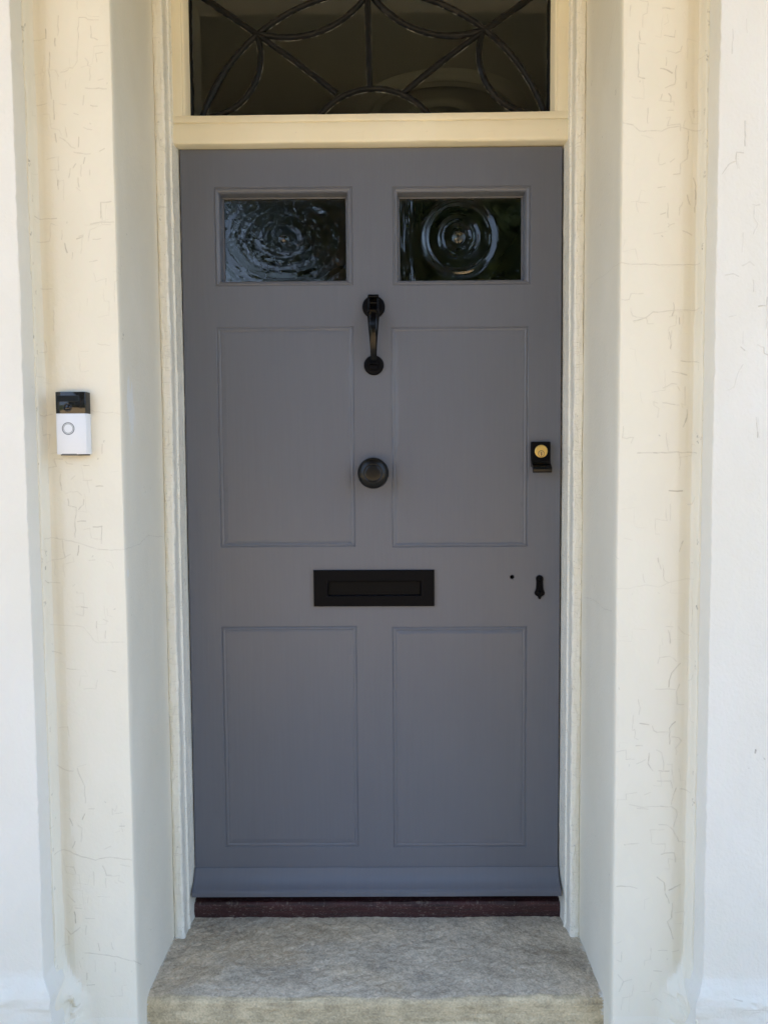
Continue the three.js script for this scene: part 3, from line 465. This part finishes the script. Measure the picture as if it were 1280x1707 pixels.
{ // cylinder lock with a finger pull
  const k = new THREE.Group(); k.name = 'cylinder_lock'; k.userData.label = 'black cylinder pull with a brass key cylinder'; door.add(k);
  mesh('cover_plate', box(0.4005, 0.4485, 1.1935, 1.2445, 0.0002, 0.0165, 0.0022), black, k);
  const pr = [[0.0165, 0.1955], [0.0165, 0.1915], [0.0205, 0.1880], [0.0285, 0.1840], [0.0340, 0.1800], [0.0355, 0.1750], [0.0350, 0.1700], [0.0315, 0.1678], [0.0285, 0.1690], [0.0285, 0.1740], [0.0250, 0.1785], [0.0160, 0.1815], [0.0002, 0.1825], [0.0002, 0.1955]].map(([z, y]) => new THREE.Vector2(z, y + 1));
  const g = new THREE.ExtrudeGeometry(new THREE.Shape(pr), { depth: 0.0455, bevelEnabled: true, bevelSize: 0.001, bevelThickness: 0.001, bevelSegments: 2 });
  g.rotateY(-Math.PI / 2); g.translate(0.4475, 0, 0); mesh('finger_pull', g, blackGloss, k);
  const c = mesh('key_cylinder', facing(lathe([[0.0001, 0.0192], [0.0145, 0.0192], [0.0156, 0.0188], [0.0164, 0.0176], [0.0164, 0.015], [0.0001, 0.015]], 48)).translate(0.4245, 1.2205, 0), brass, k, 'round brass lock cylinder');
  const plug = mesh('key_plug', facing(lathe([[0.0001, 0.0201], [0.0066, 0.0201], [0.0072, 0.0197], [0.0072, 0.0190], [0.0080, 0.01925], [0.0001, 0.0190]], 32)).translate(0.4245, 1.2145, 0), std({ color: lin(0.66, 0.47, 0.2), roughness: 0.35, metalness: 1 }), c);
  mesh('keyhole', join([box(0.4236, 0.4255, 1.2090, 1.2184, 0.0195, 0.02035), box(0.4243, 0.4262, 1.2105, 1.2140, 0.0195, 0.0203)]), std({ color: lin(0.02, 0.012, 0.006), roughness: 0.7 }), c);
  mesh('key_plug_groove', facing(lathe([[0.0072, 0.0193], [0.0074, 0.01945], [0.0081, 0.01945], [0.0083, 0.0193]], 32)).translate(0.4245, 1.2145, 0), std({ color: lin(0.10, 0.06, 0.02), roughness: 0.6 }), c);
}
{ // swinging keyhole cover
  const k = new THREE.Group(); k.name = 'keyhole_cover'; k.userData.label = 'small black drop-shaped keyhole cover'; door.add(k);
  const sh = new THREE.Shape(); const P = [[0.0048, 0.0], [0.0082, -0.0040], [0.0086, -0.0090], [0.0076, -0.014], [0.0076, -0.022], [0.0084, -0.032], [0.0102, -0.0385], [0.0122, -0.0425], [0.0114, -0.0475], [0.0075, -0.0505], [0.0042, -0.0525], [0.0030, -0.0560], [0.0016, -0.0588], [0, -0.0592]];
  const all = [...P.map(([x, y]) => new THREE.Vector2(x, y)), ...P.slice(0, -1).reverse().map(([x, y]) => new THREE.Vector2(-x, y))];
  const sp = new THREE.SplineCurve(all); sh.setFromPoints([new THREE.Vector2(0, 0.0016), ...sp.getPoints(80)]);
  const g = new THREE.ExtrudeGeometry(sh, { depth: 0.0018, bevelEnabled: true, bevelThickness: 0.0018, bevelSize: 0.0008, bevelSegments: 3 }); g.translate(0.4252, 0.9015, 0.0019);
  mesh('cover', g, black, k);
  mesh('pivot', new THREE.SphereGeometry(0.0042, 20, 12).scale(1, 1, 0.7).translate(0.4252, 0.8945, 0.0058), black, k);
  const ribs = []; for (let i = 0; i < 9; i++) ribs.push(new THREE.CapsuleGeometry(0.0009, 0.0042 + 0.0003 * i, 4, 8).rotateZ(Math.PI / 2).translate(0.4250, 0.8865 - i * 0.0028, 0.0057));
  ribs.forEach((r) => mesh('rib', r, black, k));
  mesh('boss', new THREE.SphereGeometry(0.0055, 20, 12).scale(1, 1, 0.6).translate(0.4252, 0.8575, 0.0052), black, k);
}

// ---------------------------------------------------------------- doorbell on the left pilaster
{
  const bell = thing('doorbell', 'video doorbell with black camera head and silver body on the left pilaster', 'doorbell');
  bell.position.set(-0.6045, 1.215, ZP + 0.001);
  const body = (y0, y1, d, r, w = 0.0315) => { const sh = new THREE.Shape(); sh.moveTo(-w, 0); sh.lineTo(-w, d - r); sh.quadraticCurveTo(-w, d, -w + r, d); sh.lineTo(w - r, d); sh.quadraticCurveTo(w, d, w, d - r); sh.lineTo(w, 0); sh.closePath();
    const g = new THREE.ExtrudeGeometry(sh, { depth: y1 - y0 - 0.0016, bevelEnabled: true, bevelSize: 0.0006, bevelThickness: 0.0008, bevelSegments: 2, curveSegments: 10 }); g.rotateX(-Math.PI / 2); g.scale(1, 1, -1); const ix = g.index; g.translate(0, y0 + 0.0008, 0); 
    const f = flat(g), p = f.attributes.position; for (let i = 0; i < p.count; i += 3) for (const at of Object.values(f.attributes)) { const s = at.itemSize; for (let c = 0; c < s; c++) { const t = at.array[(i + 1) * s + c]; at.array[(i + 1) * s + c] = at.array[(i + 2) * s + c]; at.array[(i + 2) * s + c] = t; } }
    f.deleteAttribute('normal'); return toCreasedNormals(f, 0.6); };
  const silver = std({ color: lin(0.76, 0.77, 0.79), roughness: 0.45, metalness: 0.0 }), piano = std({ color: lin(0.012, 0.012, 0.012), roughness: 0.08 });
  mesh('mount', box(-0.0295, 0.0295, -0.0025, 0.124, 0.0002, 0.006, 0.001), std({ color: lin(0.03, 0.03, 0.03), roughness: 0.6 }), bell);
  const face = mesh('face_plate', body(0.0, 0.0825, 0.0215, 0.0075), silver, bell, 'brushed silver lower face plate');
  const head = mesh('camera_head', body(0.0828, 0.1262, 0.0212, 0.0075), piano, bell, 'glossy black camera head');
  mesh('sensor_window', box(-0.0265, 0.0175, 0.1062, 0.1190, 0.0208, 0.0219, 0.0004), std({ color: lin(0.02, 0.022, 0.026), roughness: 0.05 }), head);
  mesh('lens_panel', box(-0.0265, 0.0175, 0.0838, 0.1056, 0.0208, 0.0217, 0.0003), phys({ color: lin(0.016, 0.016, 0.011), roughness: 0.2, specularIntensity: 0.2 }), head);
  mesh('lens_ring', facing(new THREE.TorusGeometry(0.0078, 0.0011, 10, 36).rotateX(Math.PI / 2)).translate(-0.0055, 0.0948, 0.0220), piano, head);
  mesh('lens', new THREE.SphereGeometry(0.0062, 28, 16).scale(1, 1, 0.5).translate(-0.0055, 0.0948, 0.0215), std({ color: lin(0.003, 0.003, 0.006), roughness: 0.04 }), head);
  const ring = std({ color: lin(0.20, 0.22, 0.23), roughness: 0.4 });
  mesh('button_ring', join([new THREE.TorusGeometry(0.0118, 0.0012, 10, 56).translate(-0.0055, 0.0520, 0.0216), new THREE.TorusGeometry(0.0093, 0.0006, 10, 56).translate(-0.0055, 0.0520, 0.0218)]), ring, face);
  mesh('button', facing(lathe([[0.0001, 0.0224], [0.0080, 0.0223], [0.0088, 0.0219], [0.0090, 0.0212], [0.0001, 0.0212]], 40)).translate(-0.0055, 0.0520, 0), silver, face);
  const font = await new FontLoader().loadAsync('fonts/droid/droid_sans_regular.typeface.json');
  const tg = new TextGeometry('ring', { font, size: 0.0088, depth: 0.0003, curveSegments: 4 }); tg.computeBoundingBox(); const bb = tg.boundingBox;
  tg.translate(-0.0045 - (bb.min.x + bb.max.x) / 2, 0.0128, 0.0214); mesh('lettering', tg, std({ color: lin(0.47, 0.48, 0.49), roughness: 0.4 }), face);
  mesh('screw_tab', box(-0.020, 0.0105, -0.0022, 0.0012, 0.014, 0.0222, 0.0006), std({ color: lin(0.12, 0.12, 0.12), roughness: 0.5 }), face);
}

// ---------------------------------------------------------------- stone step
{
  const w = 1024, h = 512, c = new Uint8Array(w * h * 4), b = new Uint8Array(w * h * 4), sp = new Float32Array(w * h), LEN = 0.55;
  for (let k = 0; k < 420; k++) { const x = rnd() * w, y = rnd() * h; stroke(sp, w, h, x, y, x + rr(-2, 2), y + rr(-1.5, 1.5), rr(0.1, 0.8), rr(0.2, 0.85)); }
  for (let k = 0; k < 60; k++) { const x = rnd() * w, y = rnd() * h; stroke(sp, w, h, x, y, x + rr(-2, 2), y + rr(-2, 2), rr(0.8, 1.8), rr(0.4, 0.9)); }
  const TOP = 0.375; // metres of profile that lie on top of the step
  for (let y = 0; y < h; y++) for (let x = 0; x < w; x++) {
    const k = (y * w + x) * 4, X = x / w * 1.05, V = y / h * LEN;
    const m = fbm(X * 9, V * 13, 5), f = fbm(X * 60, V * 75, 4), q = n2(X * 520, V * 520), wet = fbm(X * 3.2 + 5, V * 5 + 2, 3);
    let r, g, bl;
    const front = step01(TOP - 0.014, TOP - 0.004, V + 0.010 * fbm(X * 14, 3, 4));
    const tb = (fbm(X * 16 + 3, V * 30, 5) + 0.5) * 6, fr0 = tb - Math.floor(tb), ledge = (Math.floor(tb) + step01(0.42, 0.58, fr0)) / 6, lip = step01(0.16, 0.0, Math.abs(fr0 - 0.5)), grit = n2(X * 330, V * 330) + 0.7 * q;
    const t = 1 + 0.30 * m + 0.20 * f + 0.17 * grit + 0.20 * (ledge - 0.5) - 0.10 * lip + 0.22 * fbm(X * 150, V * 150, 3);
    r = 0.505 * t; g = 0.425 * t; bl = 0.318 * t;
    const warm = step01(-0.05, 0.35, wet + 0.3 * m); r += 0.02 * warm; g -= 0.005 * warm; bl -= 0.03 * warm;
    const stripe = fbm(X * 11, V * 130, 4), tf = 1 + 0.20 * stripe + 0.34 * fbm(X * 30, V * 44, 5) + 0.16 * grit;
    const fr = 0.50 * tf, fg = 0.405 * tf, fb = 0.255 * tf;
    r += (fr - r) * front; g += (fg - g) * front; bl += (fb - bl) * front;
    const back = step01(0.062, 0.048, V + 0.012 * fbm(X * 40, 9, 4)); r += (0.10 - r) * 0.6 * back; g += (0.10 - g) * 0.6 * back; bl += (0.105 - bl) * 0.6 * back; // grime line of old mortar
    const side = Math.min(X - 0.012, 1.042 - X), lime = step01(0.003, -0.002, side + 0.012 * fbm(X * 30, V * 42, 4) + 0.006 * q - 0.004); // limewash slopped over the ends
    const s = Math.max(lime, sp[y * w + x] * 0.6);
    r += (0.62 - r) * s; g += (0.59 - g) * s; bl += (0.52 - bl) * s;
    c[k] = toS(clamp(r)); c[k + 1] = toS(clamp(g)); c[k + 2] = toS(clamp(bl)); c[k + 3] = 255;
    b[k] = b[k + 1] = b[k + 2] = 255 * clamp(0.42 + (1 - front) * 0.30 * (ledge - 0.5) + 0.07 * f + 0.09 * fbm(X * 120, V * 120, 3) + 0.06 * grit + 0.22 * front * stripe + 0.12 * s); b[k + 3] = 255;
  }
  const pr = dense([[-0.06, 0], [0.300, 0.0]], 0.0036).concat([[0.3035, -0.0003], [0.307, -0.001], [0.3105, -0.0024], [0.3132, -0.0046], [0.3150, -0.0078], [0.3158, -0.0115]], dense([[0.316, -0.015], [0.317, -0.185]], 0.006));
  let len = 0; const L = pr.map((p, i) => (len += i ? Math.hypot(p[0] - pr[i - 1][0], p[1] - pr[i - 1][1]) : 0));
  const g = grid(420, pr.length - 1, (s, t, i, j) => {
    const x = -0.525 + 1.05 * s, [z, y] = pr[j], up = step01(0.322, 0.300, z), v = L[j];
    const a = fbm(x * 9, v * 15, 5), tr = a * 7, riven = (Math.floor(tr) + step01(0.4, 0.6, tr - Math.floor(tr))) / 7; // flaked bedding planes
    const edge = Math.exp(-((v - 0.372) ** 2) / 0.00012), fine = fbm(x * 70, v * 80, 4);
    const worn = -0.005 * step01(0.5, 0.1, Math.abs(x)) * step01(0.05, 0.2, v);
    const lump = step01(0.035, 0.0, 0.5095 - Math.abs(x)) * 0.0025 * (0.6 + fbm(x * 40, v * 30, 3));
    return [x, y + up * (0.0035 * riven + 0.0024 * fine + worn + lump) - edge * (0.0018 * (0.4 + fbm(x * 16, 4, 4))), z + (1 - up) * (0.002 * fine + 0.0025 * fbm(x * 3, y * 60, 3)) - edge * 0.0026 * (0.3 + fbm(x * 22, 8, 4)), s, v / LEN];
  }, 0, true);
  const stepThing = thing('door_step', 'worn grey stone door step with a tan front edge', 'step');
  mesh('slab', g, std({ map: texture(w, h, c, true), bumpMap: texture(w, h, b, false), bumpScale: 0.006, roughness: 0.85 }), stepThing);
}

// ---------------------------------------------------------------- the garden in front of the house, behind the camera
const grainTex = (base, amp, sx, sy) => { const w = 512, c = new Uint8Array(w * w * 4); for (let y = 0; y < w; y++) for (let x = 0; x < w; x++) { const k = (y * w + x) * 4, f = 1 + amp * fbm(x / sx, y / sy, 5) + amp * 0.4 * n2(x / 1.5, y / 1.5); for (let i = 0; i < 3; i++) c[k + i] = toS(clamp(base[i] * f)); c[k + 3] = 255; } return texture(w, w, c, true); };
{ const t = grainTex([0.075, 0.10, 0.035], 0.5, 40, 40); t.repeat.set(60, 60);
  structure('ground', new THREE.PlaneGeometry(240, 240).rotateX(-Math.PI / 2).translate(0, -0.178, 0), std({ map: t, roughness: 0.95 }));
  const t2 = grainTex([0.60, 0.46, 0.29], 0.3, 30, 30); t2.repeat.set(8, 8);
  structure('paved_forecourt', new THREE.PlaneGeometry(12, 12).rotateX(-Math.PI / 2).translate(0, -0.174, 6.4), std({ map: t2, roughness: 0.9 })); }
seed = 4711;
const leafMats = [lin(0.035, 0.06, 0.016), lin(0.05, 0.085, 0.025)].map((c) => std({ color: c, roughness: 0.7 }));
function foliage(n, at, size) {
  const parts = [], q = new THREE.Quaternion(), e = new THREE.Euler(), m = new THREE.Matrix4(), leaf = new THREE.BufferGeometry();
  leaf.setAttribute('position', new THREE.Float32BufferAttribute([0, -0.5, 0, 0.28, 0, 0.08, 0, 0.5, 0, -0.28, 0, 0.08], 3)); leaf.setIndex([0, 1, 2, 0, 2, 3]);
  leaf.setAttribute('uv', new THREE.Float32BufferAttribute([0, 0, 1, 0, 1, 1, 0, 1], 2)); leaf.computeVertexNormals();
  for (let i = 0; i < n; i++) { const g = leaf.clone(), s = size * rr(0.6, 1.4); q.setFromEuler(e.set(rr(-3, 3), rr(-3, 3), rr(-3, 3))); m.compose(at(i), q, new THREE.Vector3(s, s, s)); g.applyMatrix4(m); parts.push(g); }
  return mergeGeometries(parts);
}
{ // clipped hedge along the far side of the forecourt, with trees behind it
  const hedgeOf = (n, x0, x1, z0, z1, top, label) => { const h = mesh('garden_hedge', foliage(n, () => new THREE.Vector3(rr(x0, x1), rr(-0.17, top + 0.12 * n2(rnd() * 9, 3)), rr(z0, z1)), 0.3), leafMats[0]); h.userData = { label, category: 'hedge' }; };
  hedgeOf(11000, -6.5, 6.5, 12.3, 13.3, 3.75, 'tall dark evergreen hedge across the end of the forecourt, behind the camera');
  const bark = std({ color: lin(0.09, 0.07, 0.05), roughness: 0.9 });
  [[-0.3, 9.6, 1.3, 'broad green tree behind the hedge opposite the door'], [-8.5, 20, 0.8, 'smaller green tree behind the hedge towards the right-hand neighbour'], [7.5, 19, 0.9, 'green tree behind the hedge towards the left-hand neighbour']].forEach(([x, z, s, label], k) => {
    const t = thing('garden_tree', label, 'tree', 'trees behind the hedge'); t.position.set(x, -0.178, z); t.scale.setScalar(s);
    const limb = (a, b, r0, r1) => { const d = new THREE.Vector3().subVectors(b, a), g = new THREE.CylinderGeometry(r1, r0, d.length(), 9); g.translate(0, d.length() / 2, 0); g.applyQuaternion(new THREE.Quaternion().setFromUnitVectors(new THREE.Vector3(0, 1, 0), d.normalize())); g.translate(a.x, a.y, a.z); return g; };
    const V = (a, b, c) => new THREE.Vector3(a, b, c), parts = [limb(V(0, 0, 0), V(0.1, 2.6, 0), 0.24, 0.17)], tips = [];
    for (let i = 0; i < 9; i++) { const a = i * 2.4, p = V(Math.cos(a) * rr(0.9, 2.2), rr(3.4, 6.8), Math.sin(a) * rr(0.9, 2.2)); parts.push(limb(V(0.1, rr(2, 2.6), 0), p, 0.1, 0.03)); tips.push(p); }
    mesh('trunk', join(parts), bark, t);
    mesh('crown', foliage(5200, (i) => { const c = tips[i % 9], r = Math.cbrt(rnd()) * 1.45, a = rr(0, 6.283), u = rr(-1, 1), q = Math.sqrt(1 - u * u); return V(c.x + r * q * Math.cos(a), c.y + r * u * 0.8, c.z + r * q * Math.sin(a)); }, 0.34), leafMats[k % 2], t);
  });
}
scene.traverse((o) => { if (o.isMesh) { o.castShadow = true; o.receiveShadow = true; } });
renderer.render(scene, camera);
